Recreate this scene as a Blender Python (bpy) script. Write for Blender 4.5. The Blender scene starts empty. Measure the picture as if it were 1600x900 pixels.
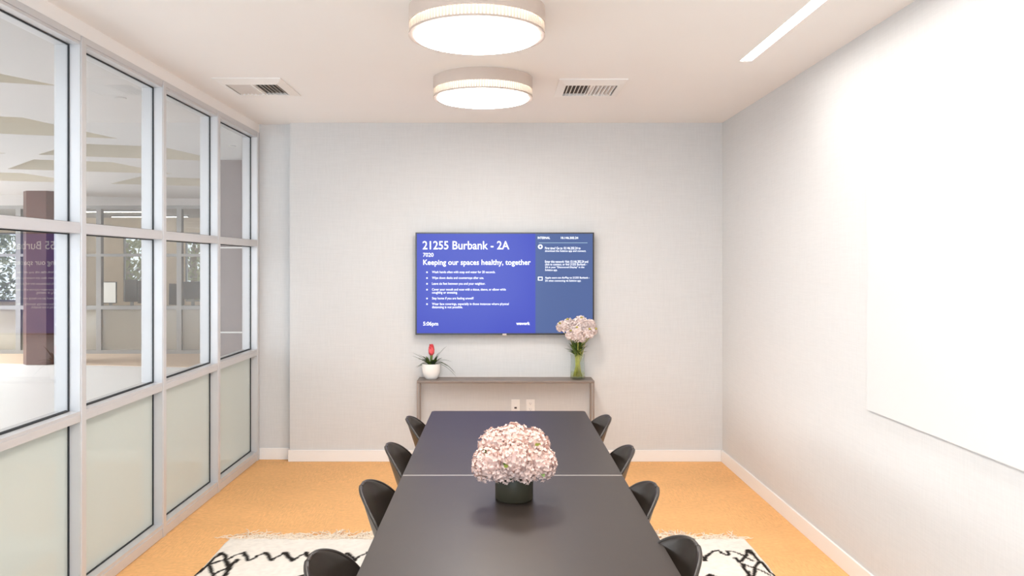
import bpy, bmesh, math, random
import numpy as np
from mathutils import Vector, Matrix
random.seed(7)
rng = np.random.default_rng(11)
PI = math.pi
SC = bpy.context.scene
COL = SC.collection

# ------------------------------------------------------------------ camera
F = 1240.0; VX, VY = 780.0, 413.0; CH = 1.615
cam_d = bpy.data.cameras.new('camera'); cam = bpy.data.objects.new('camera', cam_d); COL.objects.link(cam)
cam.location = (0, 0, CH); cam.rotation_euler = (PI/2, 0, 0)
cam_d.sensor_width = 36; cam_d.lens = F/1600*36
cam_d.shift_x = (800-VX)/1600; cam_d.shift_y = -(450-VY)/1600
cam_d.clip_start = .05; cam_d.clip_end = 200
SC.camera = cam

# ------------------------------------------------------------------ exposure, world, lights
SC.view_settings.view_transform = 'Standard'; SC.view_settings.look = 'None'
SC.view_settings.gamma = 1; SC.view_settings.use_curve_mapping = False
EXPO = 0.25
SC.view_settings.exposure = EXPO
SC.cycles.use_denoising = True
SC.cycles.max_bounces = 12; SC.cycles.diffuse_bounces = 6; SC.cycles.glossy_bounces = 4
SC.cycles.transparent_max_bounces = 24; SC.cycles.transmission_bounces = 8
SC.cycles.sample_clamp_indirect = 6
SC.cycles.caustics_reflective = False; SC.cycles.caustics_refractive = False

w = bpy.data.worlds.new('sky'); SC.world = w; w.use_nodes = True
bg = w.node_tree.nodes['Background']; bg.inputs[0].default_value = (.86, .93, 1, 1); bg.inputs[1].default_value = 1.3

DRUM_E = 28.5; STRIP_E = 33.0
def area_light(name, loc, rot, sx, sy, power, color):
    d = bpy.data.lights.new(name, 'AREA'); d.shape = 'RECTANGLE'; d.size = sx; d.size_y = sy
    d.energy = power; d.color = color
    o = bpy.data.objects.new(name, d); COL.objects.link(o); o.location = loc; o.rotation_euler = rot
    return o
# daylight through the window behind the camera; the lobby lights are added fill
area_light('daylight_rear_window', (-.6, -2.02, 1.45), (PI/2, 0, 0), 2.3, 2.1, 135, (.68, .84, 1))
area_light('lobby_floor_fill', (-13.0, 7.5, 2.2), (0, -math.radians(45), 0), 1.6, 13, 1000, (.92, .96, 1)).data.spread = math.radians(95)  # added unseen panel, tilted down to brighten the lobby floor; no glazing stands here
area_light('lobby_near_fill', (-6.0, -2.3, 1.5), (PI/2, 0, 0), 7, 2.5, 40, (.72, .86, 1))  # added cool fill in front of the solid near wall; no opening behind it
area_light('lobby_overhead_fill', (-6.3, 1.6, 2.76), (0, 0, 0), 7, 5, 220, (.80, .90, 1))  # added overhead fill under the closed lobby ceiling, out of view

# ------------------------------------------------------------------ materials
def new_mat(name):
    m = bpy.data.materials.new(name); m.use_nodes = True
    nt = m.node_tree; nt.nodes.clear()
    out = nt.nodes.new('ShaderNodeOutputMaterial')
    return m, nt, out
def N(nt, t, **kw):
    n = nt.nodes.new('ShaderNode'+t)
    for k, v in kw.items(): setattr(n, k, v)
    return n
def pmat(name, col, rough=.5, metal=0, spec=.5, var=0, vscale=30, bump=0, bscale=200, coat=0, emis=None, estr=0, stretch=None, sheen=0):
    m, nt, out = new_mat(name)
    p = N(nt, 'BsdfPrincipled'); nt.links.new(p.outputs[0], out.inputs[0])
    p.inputs['Base Color'].default_value = (*col, 1); p.inputs['Roughness'].default_value = rough
    p.inputs['Metallic'].default_value = metal; p.inputs['Specular IOR Level'].default_value = spec
    p.inputs['Coat Weight'].default_value = coat
    if sheen: p.inputs['Sheen Weight'].default_value = sheen
    if emis: p.inputs['Emission Color'].default_value = (*emis, 1); p.inputs['Emission Strength'].default_value = estr
    if var or bump:
        tc = N(nt, 'TexCoord'); mp = N(nt, 'Mapping'); nt.links.new(tc.outputs['Object'], mp.inputs[0])
        if stretch: mp.inputs['Scale'].default_value = stretch
    if var:
        nz = N(nt, 'TexNoise'); nz.inputs['Scale'].default_value = vscale; nz.inputs['Detail'].default_value = 4
        nt.links.new(mp.outputs[0], nz.inputs['Vector'])
        mr = N(nt, 'MapRange'); mr.inputs[3].default_value = 1-var; mr.inputs[4].default_value = 1+var
        mr.inputs[1].default_value = .25; mr.inputs[2].default_value = .75
        nt.links.new(nz.outputs[0], mr.inputs[0])
        vm = N(nt, 'VectorMath', operation='SCALE'); vm.inputs[0].default_value = col
        nt.links.new(mr.outputs[0], vm.inputs['Scale']); nt.links.new(vm.outputs[0], p.inputs['Base Color'])
    if bump:
        nb = N(nt, 'TexNoise'); nb.inputs['Scale'].default_value = bscale; nt.links.new(mp.outputs[0], nb.inputs['Vector'])
        bp = N(nt, 'Bump'); bp.inputs['Strength'].default_value = bump; bp.inputs['Distance'].default_value = .002
        nt.links.new(nb.outputs[0], bp.inputs['Height']); nt.links.new(bp.outputs[0], p.inputs['Normal'])
    return m
def emat(name, col, strength):
    m, nt, out = new_mat(name); e = N(nt, 'Emission'); e.inputs[0].default_value = (*col, 1); e.inputs[1].default_value = strength
    nt.links.new(e.outputs[0], out.inputs[0]); return m
def glass_mat(name, tint=(1, 1, 1), base=.04, rough=0.0):
    """clear pane: straight-through transmission plus Schlick reflection (same from either side)"""
    m, nt, out = new_mat(name)
    tr = N(nt, 'BsdfTransparent'); tr.inputs[0].default_value = (*tint, 1)
    gl = N(nt, 'BsdfGlossy'); gl.inputs['Roughness'].default_value = rough
    lw = N(nt, 'LayerWeight'); lw.inputs[0].default_value = .5
    pw = N(nt, 'Math', operation='POWER'); pw.inputs[1].default_value = 3.1; nt.links.new(lw.outputs['Facing'], pw.inputs[0])
    ma = N(nt, 'Math', operation='MULTIPLY_ADD'); ma.inputs[1].default_value = 1-base; ma.inputs[2].default_value = base
    nt.links.new(pw.outputs[0], ma.inputs[0])
    ge = N(nt, 'NewGeometry'); sb = N(nt, 'Math', operation='SUBTRACT'); sb.inputs[0].default_value = 1; nt.links.new(ge.outputs['Backfacing'], sb.inputs[1])
    mu = N(nt, 'Math', operation='MULTIPLY'); nt.links.new(ma.outputs[0], mu.inputs[0]); nt.links.new(sb.outputs[0], mu.inputs[1])
    mx = N(nt, 'MixShader'); nt.links.new(mu.outputs[0], mx.inputs[0]); nt.links.new(tr.outputs[0], mx.inputs[1]); nt.links.new(gl.outputs[0], mx.inputs[2])
    nt.links.new(mx.outputs[0], out.inputs[0]); return m
def frost_mat(name, col):
    m, nt, out = new_mat(name)
    d = N(nt, 'BsdfDiffuse'); d.inputs[0].default_value = (*col, 1)
    t = N(nt, 'BsdfTranslucent'); t.inputs[0].default_value = (*col, 1)
    a = N(nt, 'MixShader'); a.inputs[0].default_value = .55; nt.links.new(d.outputs[0], a.inputs[1]); nt.links.new(t.outputs[0], a.inputs[2])
    g = N(nt, 'BsdfGlossy'); g.inputs['Roughness'].default_value = .06
    lw = N(nt, 'LayerWeight'); pw = N(nt, 'Math', operation='POWER'); pw.inputs[1].default_value = 4.5; nt.links.new(lw.outputs['Facing'], pw.inputs[0])
    ma = N(nt, 'Math', operation='MULTIPLY_ADD'); ma.inputs[1].default_value = .9; ma.inputs[2].default_value = .04; nt.links.new(pw.outputs[0], ma.inputs[0])
    b = N(nt, 'MixShader'); nt.links.new(ma.outputs[0], b.inputs[0]); nt.links.new(a.outputs[0], b.inputs[1]); nt.links.new(g.outputs[0], b.inputs[2])
    nt.links.new(b.outputs[0], out.inputs[0]); return m
def wallpaper_mat(name, col):
    """pale vinyl wall covering with a linen weave of fine vertical and horizontal threads"""
    m, nt, out = new_mat(name)
    p = N(nt, 'BsdfPrincipled'); nt.links.new(p.outputs[0], out.inputs[0]); p.inputs['Roughness'].default_value = .7; p.inputs['Specular IOR Level'].default_value = .25
    tc = N(nt, 'TexCoord'); hs = []
    for sc_ in ((150, 150, 9), (9, 9, 150), (3, 3, 3)):
        mp = N(nt, 'Mapping'); mp.inputs['Scale'].default_value = sc_; nt.links.new(tc.outputs['Object'], mp.inputs[0])
        nz = N(nt, 'TexNoise'); nz.inputs['Scale'].default_value = 1; nz.inputs['Detail'].default_value = 2
        nt.links.new(mp.outputs[0], nz.inputs['Vector']); hs.append(nz)
    ad = N(nt, 'Math', operation='ADD'); nt.links.new(hs[0].outputs[0], ad.inputs[0]); nt.links.new(hs[1].outputs[0], ad.inputs[1])
    ad2 = N(nt, 'Math', operation='MULTIPLY_ADD'); ad2.inputs[1].default_value = .25; nt.links.new(hs[2].outputs[0], ad2.inputs[0]); nt.links.new(ad.outputs[0], ad2.inputs[2])
    mr = N(nt, 'MapRange'); mr.inputs[1].default_value = .75; mr.inputs[2].default_value = 1.5; mr.inputs[3].default_value = .962; mr.inputs[4].default_value = 1.03
    nt.links.new(ad2.outputs[0], mr.inputs[0])
    vm = N(nt, 'VectorMath', operation='SCALE'); vm.inputs[0].default_value = col; nt.links.new(mr.outputs[0], vm.inputs['Scale']); nt.links.new(vm.outputs[0], p.inputs['Base Color'])
    bp = N(nt, 'Bump'); bp.inputs['Strength'].default_value = .12; bp.inputs['Distance'].default_value = .001
    nt.links.new(ad.outputs[0], bp.inputs['Height']); nt.links.new(bp.outputs[0], p.inputs['Normal'])
    return m
def floor_mat(name, col, tile=.5):
    """tan woven flooring laid in half-metre tiles whose streaks run in turned directions"""
    m, nt, out = new_mat(name)
    p = N(nt, 'BsdfPrincipled'); nt.links.new(p.outputs[0], out.inputs[0]); p.inputs['Roughness'].default_value = .62; p.inputs['Specular IOR Level'].default_value = .3
    tc = N(nt, 'TexCoord')
    ns = []
    for sc_ in ((14, 170, 1), (170, 14, 1), (45, 45, 1), (1.6, 2.2, 1)):
        mp = N(nt, 'Mapping'); mp.inputs['Scale'].default_value = sc_; nt.links.new(tc.outputs['Object'], mp.inputs[0])
        nz = N(nt, 'TexNoise'); nz.inputs['Scale'].default_value = 1; nz.inputs['Detail'].default_value = 3
        nt.links.new(mp.outputs[0], nz.inputs['Vector']); ns.append(nz)
    mp = N(nt, 'Mapping'); mp.inputs['Scale'].default_value = (1/tile, 1/tile, 0); mp.inputs['Location'].default_value = (.1, .25, .5); nt.links.new(tc.outputs['Object'], mp.inputs[0])
    ck = N(nt, 'TexChecker'); ck.inputs['Scale'].default_value = 1; ck.inputs[1].default_value = (0, 0, 0, 1); ck.inputs[2].default_value = (1, 1, 1, 1)
    nt.links.new(mp.outputs[0], ck.inputs['Vector'])
    mf = N(nt, 'Mix', data_type='FLOAT'); nt.links.new(ck.outputs['Fac'], mf.inputs[0]); nt.links.new(ns[0].outputs[0], mf.inputs[2]); nt.links.new(ns[1].outputs[0], mf.inputs[3])
    a = N(nt, 'Math', operation='MULTIPLY_ADD'); a.inputs[1].default_value = .6; nt.links.new(ns[2].outputs[0], a.inputs[0]); nt.links.new(mf.outputs[0], a.inputs[2])
    b = N(nt, 'Math', operation='MULTIPLY_ADD'); b.inputs[1].default_value = .5; nt.links.new(ns[3].outputs[0], b.inputs[0]); nt.links.new(a.outputs[0], b.inputs[2])
    mr = N(nt, 'MapRange'); mr.inputs[1].default_value = .7; mr.inputs[2].default_value = 1.4; mr.inputs[3].default_value = .80; mr.inputs[4].default_value = 1.2
    nt.links.new(b.outputs[0], mr.inputs[0])
    vm = N(nt, 'VectorMath', operation='SCALE'); vm.inputs[0].default_value = col; nt.links.new(mr.outputs[0], vm.inputs['Scale']); nt.links.new(vm.outputs[0], p.inputs['Base Color'])
    bp = N(nt, 'Bump'); bp.inputs['Strength'].default_value = .35; bp.inputs['Distance'].default_value = .003
    nt.links.new(a.outputs[0], bp.inputs['Height']); nt.links.new(bp.outputs[0], p.inputs['Normal'])
    return m
def attr_mat(name, attr, rough=.9):
    m, nt, out = new_mat(name)
    p = N(nt, 'BsdfPrincipled'); nt.links.new(p.outputs[0], out.inputs[0]); p.inputs['Roughness'].default_value = rough; p.inputs['Specular IOR Level'].default_value = .1
    a = N(nt, 'Attribute'); a.attribute_name = attr; nt.links.new(a.outputs['Color'], p.inputs['Base Color'])
    tc = N(nt, 'TexCoord'); nb = N(nt, 'TexNoise'); nb.inputs['Scale'].default_value = 260; nt.links.new(tc.outputs['Object'], nb.inputs['Vector'])
    bp = N(nt, 'Bump'); bp.inputs['Strength'].default_value = .4; bp.inputs['Distance'].default_value = .004
    nt.links.new(nb.outputs[0], bp.inputs['Height']); nt.links.new(bp.outputs[0], p.inputs['Normal'])
    return m

M = {}
M['wall'] = wallpaper_mat('linen_wall_covering', (.64, .635, .63))
M['wall_plain'] = pmat('painted_wall', (.68, .67, .655), .8, var=.01)
M['ceiling'] = pmat('ceiling_paint', (.87, .845, .825), .85, var=.008, vscale=2)
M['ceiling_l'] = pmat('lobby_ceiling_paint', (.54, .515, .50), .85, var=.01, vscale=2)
M['coffer'] = pmat('lobby_coffer_paint', (.60, .54, .44), .85, var=.02, vscale=2)
M['white'] = pmat('white_trim_paint', (.84, .82, .80), .45)
M['floor'] = floor_mat('tan_woven_floor', (.78, .425, .17))
M['floor_l'] = pmat('pale_lobby_floor', (.90, .89, .88), .35, var=.02, vscale=3)
M['carpet_l'] = pmat('beige_lobby_carpet', (.66, .50, .36), .9, var=.05, vscale=40)
M['alu'] = pmat('satin_aluminium', (.62, .61, .615), .38, metal=.35, var=.02, vscale=8)
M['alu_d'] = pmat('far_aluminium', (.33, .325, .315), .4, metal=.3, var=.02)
M['gasket'] = pmat('black_rubber_gasket', (.012, .014, .016), .6, var=.1)
M['glass'] = glass_mat('clear_glass', (.985, .992, .988), .055)
M['frost'] = frost_mat('frosted_glass_film', (.66, .675, .63))
M['frost_l'] = frost_mat('grey_green_frosted_film', (.68, .64, .55))
M['table'] = pmat('charcoal_laminate', (.028, .020, .016), .38, spec=.55, var=.08, vscale=14, bump=.03, bscale=300)
M['table_edge'] = pmat('dark_table_edge', (.028, .024, .022), .45, var=.05)
M['pale_metal'] = pmat('pale_joint_strip', (.42, .38, .35), .35, metal=.5)
M['black_metal'] = pmat('black_powder_coat', (.018, .018, .018), .4, metal=.2, var=.05)
M['plastic'] = pmat('black_moulded_plastic', (.021, .015, .011), .36, spec=.5, var=.06, vscale=9)
M['steel_leg'] = pmat('bronze_grey_steel', (.30, .245, .215), .4, metal=.4, var=.03)
M['console'] = pmat('taupe_console_top', (.21, .165, .14), .42, metal=.1, var=.06, vscale=12)
M['drum'] = pmat('taupe_lamp_metal', (.60, .51, .45), .5, metal=.1, var=.02, vscale=5)
M['rim'] = pmat('lamp_rim_metal', (.55, .46, .40), .4, metal=.2)
M['diffuser'] = emat('lit_lamp_diffuser', (1, .955, .90), DRUM_E)
M['side_lens'] = emat('lit_side_acrylic', (1, .92, .84), 1.35)
M['strip'] = emat('lit_strip_lens', (1, .945, .89), STRIP_E)
M['tvbody'] = pmat('black_tv_plastic', (.02, .015, .013), .28, var=.05)
M['vent'] = pmat('white_vent_enamel', (.86, .835, .81), .45)
M['ventdark'] = pmat('vent_duct_dark', (.12, .10, .085), .8)
M['board'] = pmat('whiteboard_glass', (.68, .68, .675), .25, spec=.4)
M['ceramic'] = pmat('white_glazed_ceramic', (.86, .84, .81), .22, spec=.5, coat=.2)
M['soil'] = pmat('dark_potting_soil', (.03, .022, .015), .95, var=.4, vscale=90, bump=.5)
M['leaf_d'] = pmat('dark_green_leaf', (.055, .085, .035), .5, var=.35, vscale=25)
M['leaf_m'] = pmat('mid_green_leaf', (.10, .17, .035), .5, var=.35, vscale=30)
M['leaf_l'] = pmat('lime_green_leaf', (.38, .42, .07), .5, var=.2, vscale=30)
M['stem'] = pmat('green_stem', (.44, .43, .09), .45, var=.2)
M['bract'] = pmat('pink_red_bract', (.70, .085, .10), .45, var=.2, vscale=60)
M['pink'] = pmat('pale_pink_petal', (.76, .56, .485), .7, var=.10, vscale=22, spec=.2)
M['white_petal'] = pmat('blush_white_petal', (.82, .70, .66), .7, var=.07, vscale=30, spec=.2)
M['yolk'] = pmat('yellow_green_flower_centre', (.40, .34, .06), .6, var=.2, vscale=60)
M['vase'] = pmat('dark_grey_green_vase', (.042, .036, .022), .5, spec=.25, var=.12, vscale=10, bump=.08)
M['vase_glass'] = glass_mat('vase_glass', (.95, .975, .96), .06)
M['water'] = glass_mat('vase_water', (.97, .97, .82), .03)
M['fringe'] = pmat('cream_wool_fringe', (.82, .70, .56), .9, var=.12, vscale=40)
M['rug'] = attr_mat('wool_rug_pile', 'pile')
M['column'] = pmat('reddish_brown_column', (.085, .030, .022), .4, var=.10, vscale=4)
M['column_m'] = pmat('column_with_reflection_tone', (.25, .20, .195), .45, var=.05, vscale=4)  # lighter mauve-grey: the glass reflection over the column is mixed into its colour
M['beige_wall'] = pmat('beige_office_wall', (.76, .63, .48), .7, var=.04, vscale=6)
M['bark'] = pmat('tree_bark', (.35, .31, .27), .9, var=.3, vscale=10)
M['foliage'] = pmat('tree_foliage', (.30, .33, .17), .7, var=.4, vscale=3)
M['screen_white'] = emat('lit_monitor_screen', (1, .95, .88), .75)
M['desk'] = pmat('pale_desk_top', (.75, .72, .68), .5, var=.03)
M['officelamp'] = emat('office_strip_lamp', (1, .95, .88), 7)
M['text'] = emat('white_screen_lettering', (.93, .95, 1), 1.4)
M['chrome'] = pmat('bright_chrome', (.75, .72, .7), .2, metal=1)
M['socket'] = pmat('socket_slot_dark', (.08, .06, .055), .5)

def screen_mat(name, c):
    m, nt, out = new_mat(name)
    p = N(nt, 'BsdfPrincipled'); nt.links.new(p.outputs[0], out.inputs[0])
    p.inputs['Base Color'].default_value = (.01, .01, .012, 1); p.inputs['Roughness'].default_value = .2; p.inputs['Specular IOR Level'].default_value = .12
    p.inputs['Emission Color'].default_value = (*c, 1); p.inputs['Emission Strength'].default_value = 1
    return m
M['scr_l'] = screen_mat('blue_screen_panel', (.055, .075, .47))
M['scr_r'] = screen_mat('slate_blue_screen_panel', (.075, .12, .29))
M['scr_line'] = emat('screen_rule', (.35, .50, .62), 1)

def ribs_mat():
    m, nt, out = new_mat('ribbed_lamp_acrylic')
    t = N(nt, 'BsdfTranslucent'); t.inputs[0].default_value = (.92, .86, .80, 1)
    tr = N(nt, 'BsdfTransparent'); tr.inputs[0].default_value = (.95, .92, .88, 1)
    g = N(nt, 'BsdfGlossy'); g.inputs['Roughness'].default_value = .1
    a = N(nt, 'MixShader'); a.inputs[0].default_value = .5; nt.links.new(t.outputs[0], a.inputs[1]); nt.links.new(tr.outputs[0], a.inputs[2])
    b = N(nt, 'MixShader'); b.inputs[0].default_value = .08; nt.links.new(a.outputs[0], b.inputs[1]); nt.links.new(g.outputs[0], b.inputs[2])
    nt.links.new(b.outputs[0], out.inputs[0]); return m
M['ribs'] = ribs_mat()

# ------------------------------------------------------------------ mesh helpers
class MB:
    def __init__(s): s.v = []; s.f = []; s.smooth = False
    def add(s, vs, fs):
        b = len(s.v); s.v += [tuple(x) for x in vs]; s.f += [tuple(i+b for i in f) for f in fs]; return s
    def box(s, x0, x1, y0, y1, z0, z1, bev=0, mat=None):
        if bev:
            bm = bmesh.new(); bmesh.ops.create_cube(bm, size=1)
            for v in bm.verts: v.co = Vector(((x0+x1)/2+v.co.x*(x1-x0), (y0+y1)/2+v.co.y*(y1-y0), (z0+z1)/2+v.co.z*(z1-z0)))
            bmesh.ops.bevel(bm, geom=bm.edges[:], offset=bev, segments=2, profile=.5, affect='EDGES')
            bm.verts.index_update()
            vs = [v.co.copy() for v in bm.verts]; fs = [[v.index for v in f.verts] for f in bm.faces]; bm.free()
        else:
            vs = [Vector(c) for c in ((x0,y0,z0),(x1,y0,z0),(x1,y1,z0),(x0,y1,z0),(x0,y0,z1),(x1,y0,z1),(x1,y1,z1),(x0,y1,z1))]
            fs = [(0,3,2,1),(4,5,6,7),(0,1,5,4),(1,2,6,5),(2,3,7,6),(3,0,4,7)]
        if mat: vs = [mat @ v for v in vs]
        return s.add(vs, fs)
    def lathe(s, prof, cx=0, cy=0, n=32, cap0=True, cap1=True):
        vs = []; fs = []
        for r, z in prof:
            for k in range(n):
                a = 2*PI*k/n; vs.append((cx+r*math.cos(a), cy+r*math.sin(a), z))
        for i in range(len(prof)-1):
            for k in range(n):
                k2 = (k+1) % n; fs.append((i*n+k, i*n+k2, (i+1)*n+k2, (i+1)*n+k))
        if cap0: fs.append(tuple(range(n-1, -1, -1)))
        if cap1: fs.append(tuple((len(prof)-1)*n+k for k in range(n)))
        return s.add(vs, fs)
    def tube(s, pts, rad, n=8, cap=True):
        pts = [Vector(p) for p in pts]; m = len(pts)
        if not hasattr(rad, '__len__'): rad = [rad]*m
        vs = []; fs = []
        t0 = (pts[1]-pts[0]).normalized()
        up = Vector((0,0,1)) if abs(t0.z) < .9 else Vector((1,0,0))
        nx = t0.cross(up).normalized()
        for i, p in enumerate(pts):
            t = (pts[min(i+1,m-1)]-pts[max(i-1,0)]).normalized()
            nx = (nx - t*nx.dot(t)).normalized(); ny = t.cross(nx)
            for k in range(n):
                a = 2*PI*k/n; vs.append(p+nx*math.cos(a)*rad[i]+ny*math.sin(a)*rad[i])
        for i in range(m-1):
            for k in range(n):
                k2 = (k+1) % n; fs.append((i*n+k, i*n+k2, (i+1)*n+k2, (i+1)*n+k))
        if cap: fs.append(tuple(range(n-1,-1,-1))); fs.append(tuple((m-1)*n+k for k in range(n)))
        return s.add(vs, fs)
    def prism(s, poly, z0, z1):
        n = len(poly); vs = [(x, y, z0) for x, y in poly]+[(x, y, z1) for x, y in poly]
        fs = [tuple(range(n-1,-1,-1)), tuple(range(n, 2*n))]+[(i, (i+1) % n, n+(i+1) % n, n+i) for i in range(n)]
        return s.add(vs, fs)
    def grid(s, P):
        a = len(P); b = len(P[0]); vs = [p for r in P for p in r]
        return s.add(vs, [(i*b+j, i*b+j+1, (i+1)*b+j+1, (i+1)*b+j) for i in range(a-1) for j in range(b-1)])
    def build(s, name, mat, parent=None, smooth=False, loc=None):
        me = bpy.data.meshes.new(name); me.from_pydata(s.v, [], s.f); me.update()
        if smooth: me.polygons.foreach_set('use_smooth', [True]*len(me.polygons))
        me.materials.append(mat)
        o = bpy.data.objects.new(name, me); COL.objects.link(o)
        if parent: o.parent = parent
        if loc: o.location = loc
        return o
def smooth_angle(o, ang=40):
    bm = bmesh.new(); bm.from_mesh(o.data); bmesh.ops.recalc_face_normals(bm, faces=bm.faces)
    for e in bm.edges:
        if len(e.link_faces) == 2 and e.calc_face_angle(0) > math.radians(ang): e.smooth = False
    for f in bm.faces: f.smooth = True
    bm.to_mesh(o.data); bm.free(); return o
def tag(o, label=None, cat=None, group=None, kind=None):
    if label: o['label'] = label
    if cat: o['category'] = cat
    if group: o['group'] = group
    if kind: o['kind'] = kind
    return o
def empty(name, loc=(0,0,0), rz=0, **kw):
    o = bpy.data.objects.new(name, None); COL.objects.link(o); o.location = loc; o.rotation_euler = (0,0,rz); o.empty_display_size = .1
    return tag(o, **kw)
def children(o): return [c for c in list(COL.objects) if c.parent == o]
def copy_tree(o, parent=None):
    c = o.copy(); COL.objects.link(c)
    if parent: c.parent = parent
    for ch in children(o): copy_tree(ch, c)
    return c

# ------------------------------------------------------------------ room shell
XL, XR = -1.984, 1.828          # glass wall face, right wall
YB, YR = 6.502, -1.9            # back wall, rear wall
YJ, XJ = 6.575, -1.715          # recessed strip of the back wall
H = CH+1.159
def st(o): return tag(o, kind='structure')
st(MB().box(XL-.05, XR+.1, YR-.1, YJ+.1, -.08, 0).build('floor', M['floor']))
# ceiling with a slot for the strip light
SX0, SX1, SY0, SY1 = 1.370, 1.440, .60, 4.53
mb = MB(); z0, z1 = H, H+.12
mb.box(XL-.02, SX0, YR-.1, YJ+.1, z0, z1).box(SX1, XR+.1, YR-.1, YJ+.1, z0, z1).box(SX0, SX1, YR-.1, SY0, z0, z1).box(SX0, SX1, SY1, YJ+.1, z0, z1)
st(mb.build('ceiling', M['ceiling']))
st(MB().box(XJ, XR+.1, YB, YB+.15, 0, H).build('wall_back', M['wall']))
st(MB().box(XL-.14, XJ, YJ, YJ+.08, 0, H).build('wall_back_recess', M['wall']))
st(MB().box(XR, XR+.1, YR-.1, YB, 0, H).build('wall_right', M['wall']))
FT = 2.703                      # top of the storefront frame
st(MB().box(XL-.14, XL-.004, YR-.1, YJ, FT, H+.12).build('wall_left', M['ceiling']))
mb = MB()                       # rear wall around its window
mb.box(XL, XR, YR-.1, YR, 0, .5).box(XL, XR, YR-.1, YR, 2.6, H).box(XL, -1.75, YR-.1, YR, .5, 2.6).box(.55, XR, YR-.1, YR, .5, 2.6)
st(mb.build('wall_rear', M['wall_plain']))
wr = empty('window_3', (0, YR-.05, 0)); st(wr)
mb = MB()
for x in (-1.75, -.62, .51): mb.box(x, x+.04, -.03, .03, .5, 2.6)
mb.box(-1.75, .55, -.03, .03, .5, .54).box(-1.75, .55, -.03, .03, 2.56, 2.6)
mb.build('window_frame', M['alu'], wr)
# baseboards
st(MB().box(XJ-.012, XR-.012, YB-.012, YB, 0, .095, .003).build('baseboard_back', M['white']))
st(MB().box(XL-.0, XJ-.012, YJ-.012, YJ, 0, .095, .003).build('baseboard_back_recess', M['white']))
st(MB().box(XR-.013, XR, YR, YB-.012, 0, .098, .003).build('baseboard_right', M['white']))

# ------------------------------------------------------------------ storefront glass wall
MY = [6.543-.918*k for k in range(10)]     # mullion centres
MW, FD, GD = .050, .130, .064              # face width, depth, glass position behind the face
TR = [(1.762, 1.813), (.868, .917)]        # transoms
BR = .078                                  # bottom rail
TRL = .045                                 # top rail
def storefront(name, gy, y_end, y_start, x_face, mats, frost, detail=True, w3=None):
    """glass wall standing in the plane x = x_face, running along y; the frame lies behind the face"""
    root = empty(name, (x_face, 0, 0)); st(root)
    alu = mats
    for yc in gy:
        mb = MB(); mb.box(-FD, 0, yc-.017, yc+MW/2, 0, FT, .0015).box(-FD+.003, -.004, yc-MW/2, yc-.0165, 0, FT)
        mb.build('mullion', alu, root)
    bays = [(gy[i+1]+MW/2, gy[i]-MW/2) for i in range(len(gy)-1)]
    rows = [(BR, TR[1][0]), (TR[1][1], TR[0][0]), (TR[0][1], FT-TRL)]
    for (a, b) in bays:
        for (z0, z1) in TR:
            MB().box(-FD, -.001, a-.0004, b+.0004, z0, z1-.014, .001).box(-FD+.003, -.005, a, b, z1-.0145, z1).build('transom', alu, root)
        MB().box(-FD, -.001, a, b, .004, BR-.02, .001).box(-FD+.003, -.006, a, b, BR-.0205, BR).build('bottom_rail', alu, root)
        MB().box(-FD, -.001, a, b, FT-TRL+.014, FT, .001).box(-FD+.003, -.006, a, b, FT-TRL, FT-TRL+.0145).build('top_rail', alu, root)
        for i, (z0, z1) in enumerate(rows):
            mat = M[frost] if i == 0 else M['glass']
            MB().box(-GD-.003, -GD+.003, a-.001, b+.001, z0-.001, z1+.001).build('frosted_pane' if i == 0 else 'glass_pane', mat, root)
            t = .006; g = MB()
            x0, x1 = -GD+.003, -GD+.010
            g.box(x0, x1, a, b, z0, z0+t).box(x0, x1, a, b, z1-t, z1).box(x0, x1, a, a+t, z0+t, z1-t).box(x0, x1, b-t, b, z0+t, z1-t)
            g.box(-GD-.010, -GD-.003, a, b, z0, z0+t)
            g.build('gasket', M['gasket'], root)
    return root
storefront('window_1', MY, 0, 0, XL, M['alu'], 'frost')

# ------------------------------------------------------------------ lobby beyond the glass
LX0, LX1, LY0, LY1 = -14.0, XL-.13, -2.5, 19.6
st(MB().box(LX0, LX1, LY0, LY1, -.08, -.002).build('floor_lobby', M['floor_l']))
# curved beige carpet in front of the far partition
pts = [(-13.5, 14.6)]
for k in range(17):
    t = k/16; x = -13.5+11.2*t; pts.append((x, 13.5-.55*math.sin(t*PI*.5)-(.9*t*t)))
pts = [(x, y) for x, y in pts[1:]]+[(-2.3, 14.4), (-13.5, 14.4)]
st(MB().prism(pts, -.004, .004).build('trim_1', M['carpet_l']))
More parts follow.
